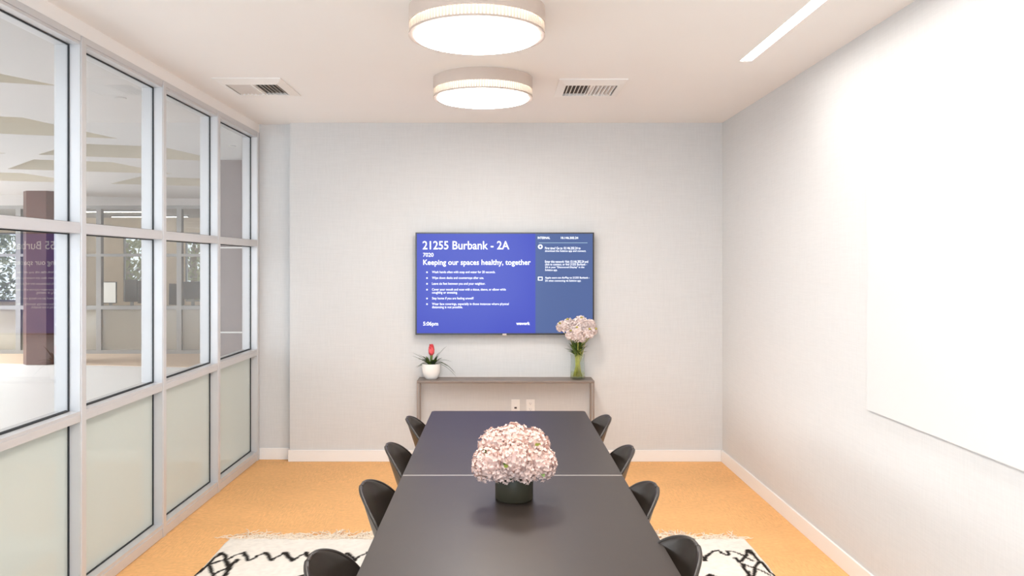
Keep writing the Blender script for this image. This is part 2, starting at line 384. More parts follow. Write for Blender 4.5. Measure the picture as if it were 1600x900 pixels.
# ceiling: flat near the glass, then faceted coffers
H2 = H+.02
cb = MB()
ang = math.radians(17); ca, sa = math.cos(ang), math.sin(ang); O = Vector((-3.2, 6.2))
def R2(u, v): return (O.x+u*ca-v*sa, O.y+u*sa+v*ca)
rows = [(-1.55, -1.0, 0), (.35, 1.30, 0), (1.75, 2.75, .9), (3.2, 4.3, .2), (4.75, 5.9, 1.1)]
def quad(mb, pts, z0, z1):
    mb.prism(pts, z0, z1)
CT = H2+.34
prev = -12.
U0, U1 = -12.5, 6.5
for (v0, v1, off) in rows:
    quad(cb, [R2(U0, prev), R2(U1, prev), R2(U1, v0), R2(U0, v0)], H2, CT)
    # openings between separators
    u = -.15+off-1.0; seps = []
    nops = 0
    x = off
    cur = U1
    while x > U0+1:
        wn = 1.55                                  # opening width at the far edge
        # separator from cur down to x: trapezoid, wider at the near edge
        quad(cb, [R2(x-.55, v0), R2(cur, v0), R2(cur, v1), R2(x, v1)] if cur == U1 else
             [R2(x-.55, v0), R2(cur+.55, v0), R2(cur, v1), R2(x, v1)], H2, CT)
        cur = x-wn-.35; x = cur-.30
    quad(cb, [R2(U0, v0), R2(cur+.55, v0), R2(cur, v1), R2(U0, v1)], H2, CT)
    prev = v1
quad(cb, [R2(U0, prev), R2(U1, prev), R2(U1, prev+2.5), R2(U0, prev+2.5)], H2, CT)
# clip everything to the lobby's own area so the slab does not enter the meeting room
me = bpy.data.meshes.new('ceiling_lobby'); me.from_pydata(cb.v, [], cb.f)
bm = bmesh.new(); bm.from_mesh(me)
for co, no in (((LX1-.0, 0, 0), (1, 0, 0)), ((LX0, 0, 0), (-1, 0, 0)), ((0, LY0, 0), (0, -1, 0)), ((0, 14.2, 0), (0, 1, 0))):
    bmesh.ops.bisect_plane(bm, geom=bm.verts[:]+bm.edges[:]+bm.faces[:], plane_co=co, plane_no=no, clear_outer=True)
bm.to_mesh(me); bm.free()
me.materials.append(M['ceiling_l']); me.materials.append(M['coffer'])
for p in me.polygons:
    if abs(p.normal.z) < .5: p.material_index = 1
o = bpy.data.objects.new('ceiling_lobby', me); COL.objects.link(o); st(o)
st(MB().box(LX0, LX1, LY0, 14.2, CT, CT+.05).build('ceiling_lobby_upper', M['ceiling_l']))
st(MB().box(LX0, LX1, 14.2, LY1, H-.08, H+.45).build('ceiling_office', M['ceiling_l']))
# lobby outer walls
st(MB().box(LX0-.1, LX0, LY0, LY1, 0, CT).build('wall_lobby_left', M['wall_plain']))
st(MB().box(LX0, LX1, LY0-.1, LY0, 0, CT).build('wall_lobby_near', M['wall_plain']))
st(MB().box(LX1, LX1+.05, YJ+.08, LY1, 0, CT).build('wall_lobby_right', M['wall_plain']))
# office far wall with three window openings
FWY = 18.4
wins = [(-12.9, -11.05), (-8.72, -8.28), (-7.28, -6.86)]
mb = MB(); x = LX0
for a, b in wins:
    mb.box(x, a, FWY, FWY+.12, 0, H); mb.box(a, b, FWY, FWY+.12, 0, .75); mb.box(a, b, FWY, FWY+.12, 2.35, H); x = b
mb.box(x, LX1, FWY, FWY+.12, 0, H)
st(mb.build('wall_office_far', M['beige_wall']))
for i, (a, b) in enumerate(wins):
    r = empty('window_%d' % (i+4), (0, FWY+.05, 0)); st(r)
    MB().box(a, a+.03, -.03, .03, .75, 2.35).box(b-.03, b, -.03, .03, .75, 2.35).box(a, b, -.03, .03, .75, .79).box(a, b, -.03, .03, 2.31, 2.35).build('window_frame', M['alu_d'], r)
    MB().box(a+.03, b-.03, -.003, .003, .79, 2.31).build('glass_pane', M['glass'], r)
# far partition (runs along x at y = 14.3)
root = empty('window_2', (0, 14.3, 0)); st(root)
mx = [-7.22+.0-1.45*k for k in range(-3, 5)]
for x in mx: MB().box(x-.045, x+.045, 0, .10, 0, FT-.03, .002).build('mullion', M['alu_d'], root)
mx.sort()
for a, b in zip(mx[:-1], mx[1:]):
    a += .045; b -= .045
    for z0, z1 in ((0, .07), (.80, .87), (1.755, 1.805), (FT-.09, FT-.03)):
        MB().box(a, b, .002, .098, z0, z1).build('transom', M['alu_d'], root)
    MB().box(a, b, .045, .053, .07, .80).build('frosted_pane', M['frost_l'], root)
    MB().box(a, b, .045, .051, .87, 1.755).build('glass_pane', M['glass'], root)
    MB().box(a, b, .045, .051, 1.805, FT-.09).build('glass_pane', M['glass'], root)
st(MB().box(LX0, LX1, 14.22, 14.42, FT-.03, H+.1).build('trim_2', M['ceiling_l']))
# columns
def column(px, py, w, ch, label, lines=False):
    root = empty('column', (px, py, 0), label=label, cat='column')
    h = w/2; c = ch
    poly = [(-h+c, -h), (h-c, -h), (h, -h+c), (h, h-c), (h-c, h), (-h+c, h), (-h, h-c), (-h, -h+c)]
    top = H2 if py < 14 else FT
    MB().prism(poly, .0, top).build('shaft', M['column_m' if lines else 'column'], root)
    if lines:
        for z in (1.803, .846): MB().box(-h+c*.5, h-c*.5, -h-.006, -h+.002, z-.008, z+.008).build('reveal_strip', M['white'], root)
    return root
column(-7.42, 13.0, .56, .12, 'reddish-brown column beyond the glass, seen through the leftmost bay')
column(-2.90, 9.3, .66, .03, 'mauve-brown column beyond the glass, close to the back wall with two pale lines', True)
# sprinkler covers
for i, (x, y) in enumerate(((-2.68, 5.62), (-2.66, 7.9))):
    r = MB().lathe([(.038, H2), (.038, H2-.005), (.032, H2-.008)], n=24).build('sprinkler_cover', M['ceiling_l'], smooth=False, loc=(x, y, 0))
    tag(r, ['small round white sprinkler cover on the lobby ceiling, seen through the second bay',
            'small round white sprinkler cover on the lobby ceiling, seen above the mauve-brown column'][i], 'sprinkler cover')
# office lamps
offl = [((-8.4, -7.0), 15.9, 'short pair of bright bars nearest the partition, on the office ceiling'),
        ((-9.3, -8.3), 15.9, 'leftmost lit ceiling bar behind the far partition'),
        ((-8.6, -6.9), 17.6, 'long lit ceiling bar deepest in the office behind the partition')]
for (a, b), y, lab in offl:
    r = empty('strip_lamp', ((a+b)/2, y, H-.08), label=lab, cat='ceiling light')
    hw = (b-a)/2
    MB().box(-hw, hw, -.05, .05, -.03, 0).build('housing', M['alu_d'], r)
    MB().box(-hw+.02, hw-.02, -.045, .045, -.036, -.03).build('lens', M['officelamp'], r)
# office desk and screens
dr = empty('office_desk', (-7.6, 15.7, 0), label='long pale office desk behind the far glass partition', cat='desk')
MB().box(-2.2, 2.2, -.35, .35, .72, .75, .004).build('desktop', M['desk'], dr)
for x in (-2.1, -.7, .7, 2.1): MB().box(x-.025, x+.025, -.3, .3, 0, .72).build('leg', M['alu_d'], dr)
def monitor(x, y, w, h, z, white, lab, rz=0):
    r = empty('monitor', (x, y, .75), rz, label=lab, cat='monitor')
    MB().box(-w/2, w/2, -.015, .015, z, z+h, .004).build('screen_case', M['tvbody'], r)
    if white: MB().box(-w/2+.012, w/2-.012, -.018, -.0152, z+.012, z+h-.012).build('screen', M['screen_white'], r)
    MB().box(-.03, .03, .0152, .04, .01, z+h*.4).build('stand', M['alu_d'], r)
    MB().box(-.10, .10, -.08, .10, 0, .01, .003).build('foot', M['alu_d'], r)
monitor(-7.66, 15.62, .26, .42, .1, True, 'monitor with a white screen behind the far partition')
monitor(-7.30, 15.75, .24, .44, .12, False, 'dark monitor just right of the white screen behind the far partition')
monitor(-6.95, 15.60, .30, .44, .10, False, 'dark monitor in front of the office window trees')
monitor(-6.40, 15.75, .30, .42, .06, False, 'dark low monitor left of the partition post seen through the third bay')
monitor(-6.05, 15.65, .36, .34, .18, False, 'dark raised monitor seen rightmost through the third bay')
# trees outside the office
def tree(x, y, h, lab, seed):
    r = empty('tree', (x, y, 0), label=lab, cat='tree', group='trees outside the office windows')
    rs = random.Random(seed)
    mb = MB(); mb.tube([(0, 0, -.5), (.03, 0, h*.4), (-.05, 0, h*.75), (0, 0, h)], [.16, .13, .09, .03], 8)
    for k in range(7):
        z = h*(.3+.09*k); a = rs.random()*6.28
        mb.tube([(0, 0, z), (.35*math.cos(a), .35*math.sin(a), z+.3), (.75*math.cos(a), .75*math.sin(a), z+.5)], [.05, .035, .012], 6)
    mb.build('trunk', M['bark'], r, smooth=True)
    mb = MB()
    for k in range(900):
        a = rs.random()*6.28; rr = .75*rs.random()**.6; z = h*(.12+.9*rs.random())
        c = Vector((rr*math.cos(a), rr*math.sin(a), z)); s_ = .03+.05*rs.random()
        d1 = Vector((rs.uniform(-1,1), rs.uniform(-1,1), rs.uniform(-1,1))).normalized(); d2 = d1.orthogonal().normalized()
        mb.add([c-d1*s_*1.6, c-d2*s_*.6, c+d1*s_*1.6, c+d2*s_*.6], [(0, 1, 2, 3)])
    mb.build('crown', M['foliage'], r)
tree(-13.2, 20.6, 2.6, 'leafy tree outside the leftmost office window', 1)
tree(-9.55, 20.4, 2.2, 'leafy tree outside the narrow middle office window', 2)
tree(-7.9, 20.6, 2.3, 'leafy tree outside the rightmost office window', 3)
st(MB().box(-30, 4, FWY+.2, 40, -.6, -.5).build('ground', M['desk']))

# ------------------------------------------------------------------ ceiling lamps
def drum_lamp():
    r = empty('drum_lamp', (0, 0, H))
    R = .309; hh = .073; rb = .042
    n = 96
    smooth_angle(MB().lathe([(R-.02, 0), (R, 0), (R, -hh), (R-.006, -hh), (R-.006, -.012), (R-.02, -.012)], n=n, cap0=False, cap1=False).build('housing', M['drum'], r))
    MB().lathe([(R-.02, -.001), (.02, -.001)], n=n, cap0=False).build('canopy', M['drum'], r)
    mb = MB()
    for k in range(120):
        a = 2*PI*k/120; c, s_ = math.cos(a), math.sin(a); hw = .0045
        P = [(R-.008, -hw), (R-.001, -hw*.6), (R-.001, hw*.6), (R-.008, hw)]
        vs = []
        for z in (-hh, -hh-rb): vs += [(rr*c-t*s_, rr*s_+t*c, z) for rr, t in P]
        mb.add(vs, [(0,1,5,4), (1,2,6,5), (2,3,7,6), (3,0,4,7)])
    mb.build('ribbed_ring', M['ribs'], r)
    smooth_angle(MB().lathe([(R-.022, -hh-rb), (R+.001, -hh-rb), (R+.001, -hh-rb-.009), (R-.022, -hh-rb-.009), (R-.022, -hh-rb)], n=n, cap0=False, cap1=False).build('rim', M['rim'], r))
    ri = R-.022; zb = -hh-rb
    MB().lathe([(R-.016, -hh+.004), (R-.016, zb)], n=n, cap0=False, cap1=False).build('side_lens', M['side_lens'], r, smooth=True)
    prof = [(ri, zb-.004), (ri, zb-.006)]
    for k in range(1, 9):
        a = k/8*PI/2; prof.append((ri-.03+.03*math.cos(a) if k < 5 else ri*(1-(k-4)/4.3)*.97, zb-.006-.016*math.sin(a)))
    smooth_angle(MB().lathe(prof, n=n, cap0=False).build('diffuser', M['diffuser'], r), 60)
    return r
d0 = drum_lamp()
for i, (y, lab) in enumerate(((4.96, 'round taupe drum ceiling lamp nearer the back wall, whole in view'),
                              (3.61, 'larger-looking round taupe drum ceiling lamp cut by the top of the photo'),
                              (2.29, 'round taupe drum ceiling lamp overhead, above the top of the photo'))):
    o = d0 if i == 0 else copy_tree(d0)
    o.location = (-.101, y, H); tag(o, lab, 'ceiling light', 'drum lamps in a row over the table')
r = empty('strip_light', (0, 0, H), label='long recessed white strip light in the ceiling near the right wall', cat='ceiling light')
MB().box(SX0+.003, SX1-.003, SY0+.003, SY1-.003, .006, .014).build('lens', M['strip'], r)
mb = MB(); t = .003
mb.box(SX0, SX0+t, SY0, SY1, 0, .05).box(SX1-t, SX1, SY0, SY1, 0, .05).box(SX0, SX1, SY0, SY0+t, 0, .05).box(SX0, SX1, SY1-t, SY1, 0, .05).box(SX0, SX1, SY0, SY1, .05, .055)
mb.build('channel', M['white'], r)

# ------------------------------------------------------------------ ceiling vents
def vent(cx, cy, lab, mirror):
    r = empty('air_vent', (cx, cy, H), label=lab, cat='air vent', group='square ceiling air vents')
    ow, od, iw, idp = .215, .262, .165, .155
    o = [(-ow, -od), (ow, -od), (ow, od), (-ow, od)]; i_ = [(-iw, -idp), (iw, -idp), (iw, idp), (-iw, idp)]
    vs = [(x, y, 0) for x, y in o]+[(x, y, -.006) for x, y in o]+[(x, y, -.020) for x, y in i_]+[(x, y, -.001) for x, y in i_]
    fs = []
    for a in range(3):
        for k in range(4):
            k2 = (k+1) % 4; fs.append((a*4+k, a*4+k2, a*4+4+k2, a*4+4+k))
    MB().add(vs, fs).build('frame', M['vent'], r)
    MB().box(-iw, iw, -idp, idp, -.0025, -.001).build('duct', M['ventdark'], r)
    MB().box(-.005, .005, -idp, idp, -.020, -.0025).build('divider', M['vent'], r)
    for half in (-1, 1):
        for k in range(6):
            x = half*(.018+k*.0255)
            t = half*mirror*math.radians(50)
            mb = MB(); m = Matrix.Translation((x, 0, -.0115)) @ Matrix.Rotation(t, 4, 'Y')
            mb.box(-.0108, .0108, -idp, idp, -.0007, .0007, mat=m); mb.build('louvre', M['vent'], r)
vent(-1.575, 5.19, 'white square air vent in the ceiling near the glass wall', 1)
vent(.592, 5.215, 'white square air vent in the ceiling right of the drum lamps', 1)

# ------------------------------------------------------------------ whiteboard
r = empty('whiteboard', (XR, 2.6, 0), label='large frameless white glass board mounted on the right wall', cat='whiteboard')
MB().box(-.017, -.009, -2.0, 1.312, .90, 2.098, .001).build('panel', M['board'], r)
for y in (-1.5, -.3, .9):
    for z in (1.05, 1.95):
        MB().box(-.009, 0, y-.04, y+.04, z-.04, z+.04).build('standoff', M['alu'], r)

# ------------------------------------------------------------------ wall sockets
def plate(x, lab, jack):
    r = empty('wall_socket', (x, YB, .452), label=lab, cat='wall socket')
    MB().box(-.035, .035, -.006, 0, -.058, .058, .002).build('cover_plate', M['vent'], r)
    if jack:
        MB().box(-.017, .017, -.0085, -.006, -.033, .033, .001).build('jack_insert', M['vent'], r)
        MB().box(-.010, .010, -.0125, -.0085, -.018, -.004).build('jack', M['socket'], r)
    else:
        for z in (-.024, .024):
            p = MB().lathe([(.0165, 0), (.0165, .003), (.0150, .0035)], n=20); 
            p.v = [(a, -.006-c, z+b) for a, b, c in p.v]; p.build('receptacle', M['white'], r)
            MB().box(-.007, -.0055, -.0102, -.0095, z-.002, z+.008).box(.0055, .007, -.0102, -.0095, z-.002, z+.006).box(-.002, .002, -.0102, -.0095, z-.010, z-.006).build('slot', M['socket'], r)
plate(.134, 'white data socket low on the back wall, left one, with a dark jack', True)
plate(.256, 'white power outlet low on the back wall, right of the data socket', False)

# ------------------------------------------------------------------ television
TY = 6.430; TS = F/TY
def tx(px): return (px-VX)/TS
def tz(py): return CH-(py-VY)/TS
tv = empty('television', (0, TY, 0), label='large wall-mounted television with a blue welcome screen above the console table', cat='television')
X0, X1, Z0, Z1 = tx(649.2), tx(928.2), tz(523.2), tz(363.3)
MB().box(X0, X1, .002, .042, Z0, Z1, .003).build('case', M['tvbody'], tv)
bz = .014
mb = MB(); mb.box(X0, X0+bz*.8, -.004, .003, Z0, Z1).box(X1-bz*.8, X1, -.004, .003, Z0, Z1).box(X0+bz*.8, X1-bz*.8, -.004, .003, Z1-bz*.7, Z1).box(X0+bz*.8, X1-bz*.8, -.004, .003, Z0, Z0+bz)
mb.build('bezel', M['tvbody'], tv)
MB().box(tx(785), tx(791.5), -.006, .01, Z0-.007, Z0+.010, .002).build('sensor_bar', M['rim'], tv)
MB().box(-.35, .40, .042, YB-TY, 1.25, 1.65).build('wall_bracket', M['black_metal'], tv)
scr = MB().box(X0+.01, tx(836.6), 0, .0021, Z0+.012, Z1-.008).build('screen', M['scr_l'], tv)
scr2 = MB().box(tx(836.6), X1-.01, 0, .0021, Z0+.012, Z1-.008).build('screen', M['scr_r'], tv)
scr2['label'] = 'slate blue side panel of the screen'
_font_cache = {}
def text_mesh(s, bold=0):
    cu = bpy.data.curves.new('t', 'FONT'); cu.body = s; cu.offset = bold; cu.resolution_u = 3
    o = bpy.data.objects.new('t', cu); COL.objects.link(o)
    dg = bpy.context.evaluated_depsgraph_get()
    me = bpy.data.meshes.new_from_object(o.evaluated_get(dg))
    vs = [v.co.copy() for v in me.vertices]; fs = [tuple(p.vertices) for p in me.polygons]
    bpy.data.objects.remove(o); bpy.data.meshes.remove(me); bpy.data.curves.remove(cu)
    return vs, fs
def text_add(mb, s, px0, px1, py0, py1, bold=0):
    """lettering fitted between the given limits on the screen; py0 top, py1 bottom of its ink"""
    vs, fs = text_mesh(s, bold)
    a = min(v.x for v in vs); b = max(v.x for v in vs); c = min(v.y for v in vs); d = max(v.y for v in vs)
    xa, xb, za, zb = tx(px0), tx(px1), tz(py1), tz(py0)
    mb.add([(xa+(v.x-a)/(b-a)*(xb-xa), -.0012, za+(v.y-c)/(d-c)*(zb-za)) for v in vs], fs)
mb = MB(); text_add(mb, '21255 Burbank - 2A', 660.4, 795.8, 376.6, 389.8, .012); mb.build('room_title', M['text'], scr)
mb = MB(); text_add(mb, '7020', 661, 677.4, 395, 401.3, .012); mb.build('room_number', M['text'], scr)
mb = MB(); text_add(mb, 'Keeping our spaces healthy, together', 661.2, 829.2, 405.6, 416.6, .016); mb.build('headline', M['text'], scr)
L = [('Wash hands often with soap and water for 20 seconds.', 774, 425.4), ('Wipe down desks and countertops after use.', 756, 434.5),
     ('Leave six feet between you and your neighbor.', 758.4, 443.5), ('Cover your mouth and nose with a tissue, sleeve, or elbow while', 790.4, 452.6),
     ('coughing or sneezing.', 715, 457.4), ('Stay home if you are feeling unwell!', 740, 466.4),
     ('Wear face coverings, especially in those instances where physical', 795, 475.2), ('distancing is not possible.', 723, 480.2)]
for s, xe, yc in L:
    mb = MB(); text_add(mb, s, 675, xe, yc-2.3, yc+2.6, .008); mb.build('bullet_line', M['text'], scr)
for yc in (425.4, 434.5, 443.5, 452.6, 466.4, 475.2):
    k = 12; mb = MB(); mb.add([(tx(667.2)+.0065*math.cos(2*PI*i/k), -.0012, tz(yc)+.0065*math.sin(2*PI*i/k)) for i in range(k)], [tuple(range(k))]); mb.build('bullet_dot', M['text'], scr)
mb = MB(); text_add(mb, '5:06pm', 661.2, 684.6, 502.6, 510.6, .015); mb.build('clock', M['text'], scr)
mb = MB(); text_add(mb, 'wework', 806.6, 828, 502.8, 507.8, .03); mb.build('logo', M['text'], scr)
mb = MB(); text_add(mb, 'INTERNAL', 840.2, 859.4, 369.8, 373.4, .02); mb.build('network_name', M['text'], scr2); mb = MB(); text_add(mb, '10.146.202.24', 876.4, 903.4, 369.8, 373.4, .02); mb.build('network_address', M['text'], scr2)
MB().box(tx(842), tx(918), -.0012, 0, tz(379.9), tz(379.0)).build('rule', M['scr_line'], scr2)
R_ = [('First time? Go to 10.146.202.24 to', 907, 387.6), ('download the Solstice app and connect.', 915.6, 392.4),
      ('Enter this network: Visit 10.146.202.24 and', 919, 408.6), ('click to connect, or find 21255 Burbank -', 917, 413.2), ('2A in your "Discovered Display" in the', 913, 417.7), ('Solstice app.', 871, 422.2),
      ('Apple users can AirPlay to 21255 Burbank -', 921, 434.2), ('2A when connecting via Solstice app.', 908, 438.9)]
for s, xe, yc in R_:
    mb = MB(); text_add(mb, s, 851.6, xe, yc-1.9, yc+2.1, .008); mb.build('instruction_line', M['text'], scr2)
mb = MB(); k = 24; cx, cz = tx(844.2), tz(385.5)
mb.add([(cx+rr*math.cos(2*PI*i/k), -.0012, cz+rr*math.sin(2*PI*i/k)) for rr in (.009, .019) for i in range(k)], [(i, (i+1) % k, k+(i+1) % k, k+i) for i in range(k)])
mb.build('round_icon', M['text'], scr2)
cz = tz(435.4); mb = MB()
mb.box(cx-.019, cx+.019, -.0012, 0, cz+.009, cz+.015).box(cx-.019, cx+.019, -.0012, 0, cz-.015, cz-.009).box(cx-.019, cx-.013, -.0012, 0, cz-.009, cz+.009).box(cx+.013, cx+.019, -.0012, 0, cz-.009, cz+.009)
mb.build('screen_icon', M['text'], scr2)

# ------------------------------------------------------------------ console table
CT_ = .695
cx0, cx1, cy0, cy1 = -.652, .753, 6.270, 6.482
r = empty('console_table', (0, 0, 0), label='narrow taupe steel console table against the back wall under the television', cat='table')
MB().box(cx0, cx1, cy0, cy1, CT_-.020, CT_, .004).build('tabletop', M['console'], r)
for x in (cx0, cx1-.014):
    for y in (cy0, cy1-.014): MB().box(x, x+.014, y, y+.014, 0, CT_-.020).build('leg', M['steel_leg'], r)
    MB().box(x, x+.014, cy0+.014, cy1-.014, .0, .014).build('floor_bar', M['steel_leg'], r)

# ------------------------------------------------------------------ helpers for plants
def blade(mb, base, az, length, rise, droop, w, n=9, fold=.25):
    """a strap leaf arching from base"""
    P = []; ca, sa = math.cos(az), math.sin(az)
    for i in range(n+1):
        t = i/n; h_ = length*(t*.75+.25*t*t)*math.cos(rise)
        z = length*math.sin(rise)*t-droop*length*t*t
        ww = w*(math.sin(PI*min(1, .25+t*.75)))**.7*(1 if t < .98 else .1)+.0003
        c = Vector((base[0]+h_*ca, base[1]+h_*sa, base[2]+z)); sd = Vector((-sa, ca, 0))*ww
        P.append([c-sd+Vector((0, 0, ww*fold)), c, c+sd+Vector((0, 0, ww*fold))])
    mb.grid(P)
# bromeliad
PX, PY = (674-VX)*6.37/F, 6.372
pl = empty('potted_bromeliad', (PX, PY, CT_), label='bromeliad with a pink flower spike in a white pot on the left of the console', cat='potted plant')
smooth_angle(MB().lathe([(.040, 0), (.048, .002), (.060, .022), (.070, .055), (.0745, .09), (.0755, .122), (.073, .124), (.070, .121), (.069, .105), (.0, .105)], n=48, cap1=False).build('pot', M['ceramic'], pl), 50)
MB().lathe([(.069, .104), (.05, .111), (.0, .113)], n=32, cap0=False, cap1=False).build('soil', M['soil'], pl, smooth=True)
rs = random.Random(4)
lv = [(PI, .20, .75, .15), (PI*.93, .19, .55, .12), (PI*1.06, .17, .95, .25), (.15, .24, 1.05, .2), (-.1, .22, .75, .55), (.2, .20, .55, .75), (-.25, .25, .65, .85),
      (0, .24, .45, .95), (PI*1.1, .13, .35, .4), (PI*.9, .13, .3, .5), (-.5, .20, .8, .7), (PI*1.25, .16, .7, .6), (PI*.8, .18, .9, .4), (.35, .17, 1.2, .3)]
for k, (az, ln, ri, dr_) in enumerate(lv):
    mb = MB(); blade(mb, (.012*math.cos(az), .012*math.sin(az)-.005, .108), az, ln*.98, ri, dr_, .0088, 10); mb.build('leaf', M['leaf_d'], pl)
for k in range(24):
    az = rs.uniform(0, 6.28)
    if math.sin(az) > .75: az = -az
    mb = MB(); blade(mb, (.02*math.cos(az), .02*math.sin(az), .106), az, rs.uniform(.08, .15), rs.uniform(.8, 1.35), .35, .015, 8); mb.build('leaf', M['leaf_m' if k % 2 else 'leaf_d'], pl, smooth=True)
mb = MB(); mb.lathe([(.006, .11), (.010, .17), (.012, .20)], n=12)
mb.build('stalk', M['leaf_m'], pl, smooth=True)
mb = MB()
for k in range(34):
    t = k/34; az = k*2.4; z = .195+.065*t; rr = .030*math.sin(PI*(.28+.62*t))
    blade(mb, (rr*.5*math.cos(az), rr*.5*math.sin(az), z), az, .028, 1.15, .1, .012, 4, .5)
mb.lathe([(.008, .185), (.023, .205), (.025, .235), (.015, .262), (.001, .275)], n=12)
mb.build('flower_spike', M['bract'], pl, smooth=True)

# mums in the glass vase
VXx, VYy = (902.5-VX)*6.375/F, 6.375
va = empty('glass_vase', (VXx, VYy, CT_), label='clear glass vase holding the white mums on the right of the console', cat='vase')
mb = MB().lathe([(0, .0), (.056, .0), (.060, .004), (.059, .06), (.056, .12), (.056, .17), (.059, .200), (.0565, .200), (.0535, .168), (.0535, .12), (.0565, .06), (.0565, .012), (0, .012)], n=40, cap0=False, cap1=False)
smooth_angle(mb.build('vessel', M['vase_glass'], va), 50)
MB().lathe([(.0, .013), (.0555, .013), (.0555, .058), (.0, .058)], n=40, cap0=False, cap1=False).build('water', M['water'], va)
def mum(name_i, c, rad, lab, tilt):
    r = empty('mum_flower', (VXx, VYy, CT_), label=lab, cat='flower', group='white mums in the glass vase')
    c = Vector(c); rs = random.Random(name_i*3+1)
    mb = MB(); n = 150
    for k in range(n):
        ph = math.acos(1-1.75*(k+.5)/n); th = k*2.39996
        d = Vector((math.sin(ph)*math.cos(th), math.sin(ph)*math.sin(th), math.cos(ph)))
        side = d.orthogonal().normalized(); up = d.cross(side)
        a = rs.uniform(0, 6.28); sd = side*math.cos(a)+up*math.sin(a); nn = d.cross(sd)
        r0 = rad*.62; r1 = rad*rs.uniform(.93, 1.06); wd = rad*.17
        b0 = c+d*r0; tip = c+d*r1+nn*rad*.12
        m_ = c+d*(r0*.45+r1*.55)
        mb.add([b0-sd*wd*.5, b0+sd*wd*.5, m_+sd*wd-nn*rad*.04, tip+sd*wd*.3, tip-sd*wd*.3, m_-sd*wd-nn*rad*.04], [(0, 1, 2, 5), (5, 2, 3, 4)])
    bm_ = MB(); prof = [(.0001, -rad*.7), (rad*.45, -rad*.55), (rad*.68, -rad*.1), (rad*.66, rad*.3), (rad*.35, rad*.62), (.0001, rad*.70)]
    bm_.lathe(prof, n=14, cap0=False, cap1=False); mb.add([Vector(v)+c for v in bm_.v], bm_.f)
    mb.build('petals', M['white_petal'], r)
    if name_i % 3 != 1:
        d = Vector((math.sin(tilt), -.55, math.cos(tilt)*.75)).normalized()
        cc = c+d*rad*.88; m2 = MB().lathe([(.0001, -.006), (.010, -.004), (.011, .003), (.006, .008), (.0001, .009)], n=10, cap0=False, cap1=False)
        MB().add([Vector(v)+cc for v in m2.v], m2.f).build('flower_centre', M['yolk'], r, smooth=True)
    b = Vector((rs.uniform(-.035, .035), rs.uniform(-.03, .03), .02))
    neck = Vector((c.x*.18+b.x*-.3, c.y*.2, .17))
    MB().tube([b, (b+neck)/2, neck, neck*.35+c*.65-Vector((c.x*.25, 0, .02)), c+Vector((0, 0, -rad*.6))], .0032, 6).build('stem', M['stem'], r, smooth=True)
    return r
sc_ = 6.375/F
fl = [((880, 511), .050, .02, 'leftmost of the white mums in the vase'), ((900, 506), .038, .05, 'upper left white mum with a green centre, behind the bunch'),
      ((893, 523), .046, -.02, 'low left white mum over the foliage'), ((907, 504), .052, .0, 'topmost white mum of the vase bunch'),
      ((922, 508), .044, .02, 'upper right white mum of the vase bunch'), ((901, 517), .044, -.05, 'middle white mum with a dark green centre'),
      ((917, 520), .048, -.04, 'front right white mum of the vase bunch'), ((903, 527), .044, -.04, 'lowest middle white mum of the vase bunch'),
      ((926, 517), .036, .0, 'right edge white mum with a yellow-green centre'), ((889, 504), .034, .03, 'upper white mum above the leftmost one'),
      ((892, 513), .040, .03, 'white mum in the gap right of the leftmost one'), ((911, 512), .042, .02, 'white mum behind the middle of the bunch'),
      ((910, 529), .026, -.03, 'small white mum bud lowest on the right of the bunch')]
for i, ((px, py), rad, dy, lab) in enumerate(fl):
    mum(i, ((px-VX)*sc_-VXx, dy, CH-(py-VY)*sc_-CT_), rad*1.12, lab, (-.6, .3, -.2, .1, .5, -.1, .3, 0, .8, -.3, 0, .1, .2)[i])
fo = empty('greenery_bunch', (VXx, VYy, CT_), label='dark green leaves under the white mums in the glass vase', cat='foliage')
rs = random.Random(9)
for k in range(60):
    az = rs.uniform(0, 6.28); mb = MB()
    b = (rs.uniform(-.03, .03), rs.uniform(-.03, .02), rs.uniform(.17, .28))
    blade(mb, b, az, rs.uniform(.07, .13), rs.uniform(.45, 1.2), rs.uniform(0, .3), rs.uniform(.008, .014), 7); mb.build('leaf', M['leaf_m'], fo, smooth=True)
for k in range(12):
    az = k*.52; mb = MB()
    mb.tube([(.035*math.cos(az), .035*math.sin(az), .02), (.012*math.cos(az+.4), .012*math.sin(az+.4), .12), (.02*math.cos(az), .02*math.sin(az), .22)], .003, 6); mb.build('stem', M['stem'], fo, smooth=True)

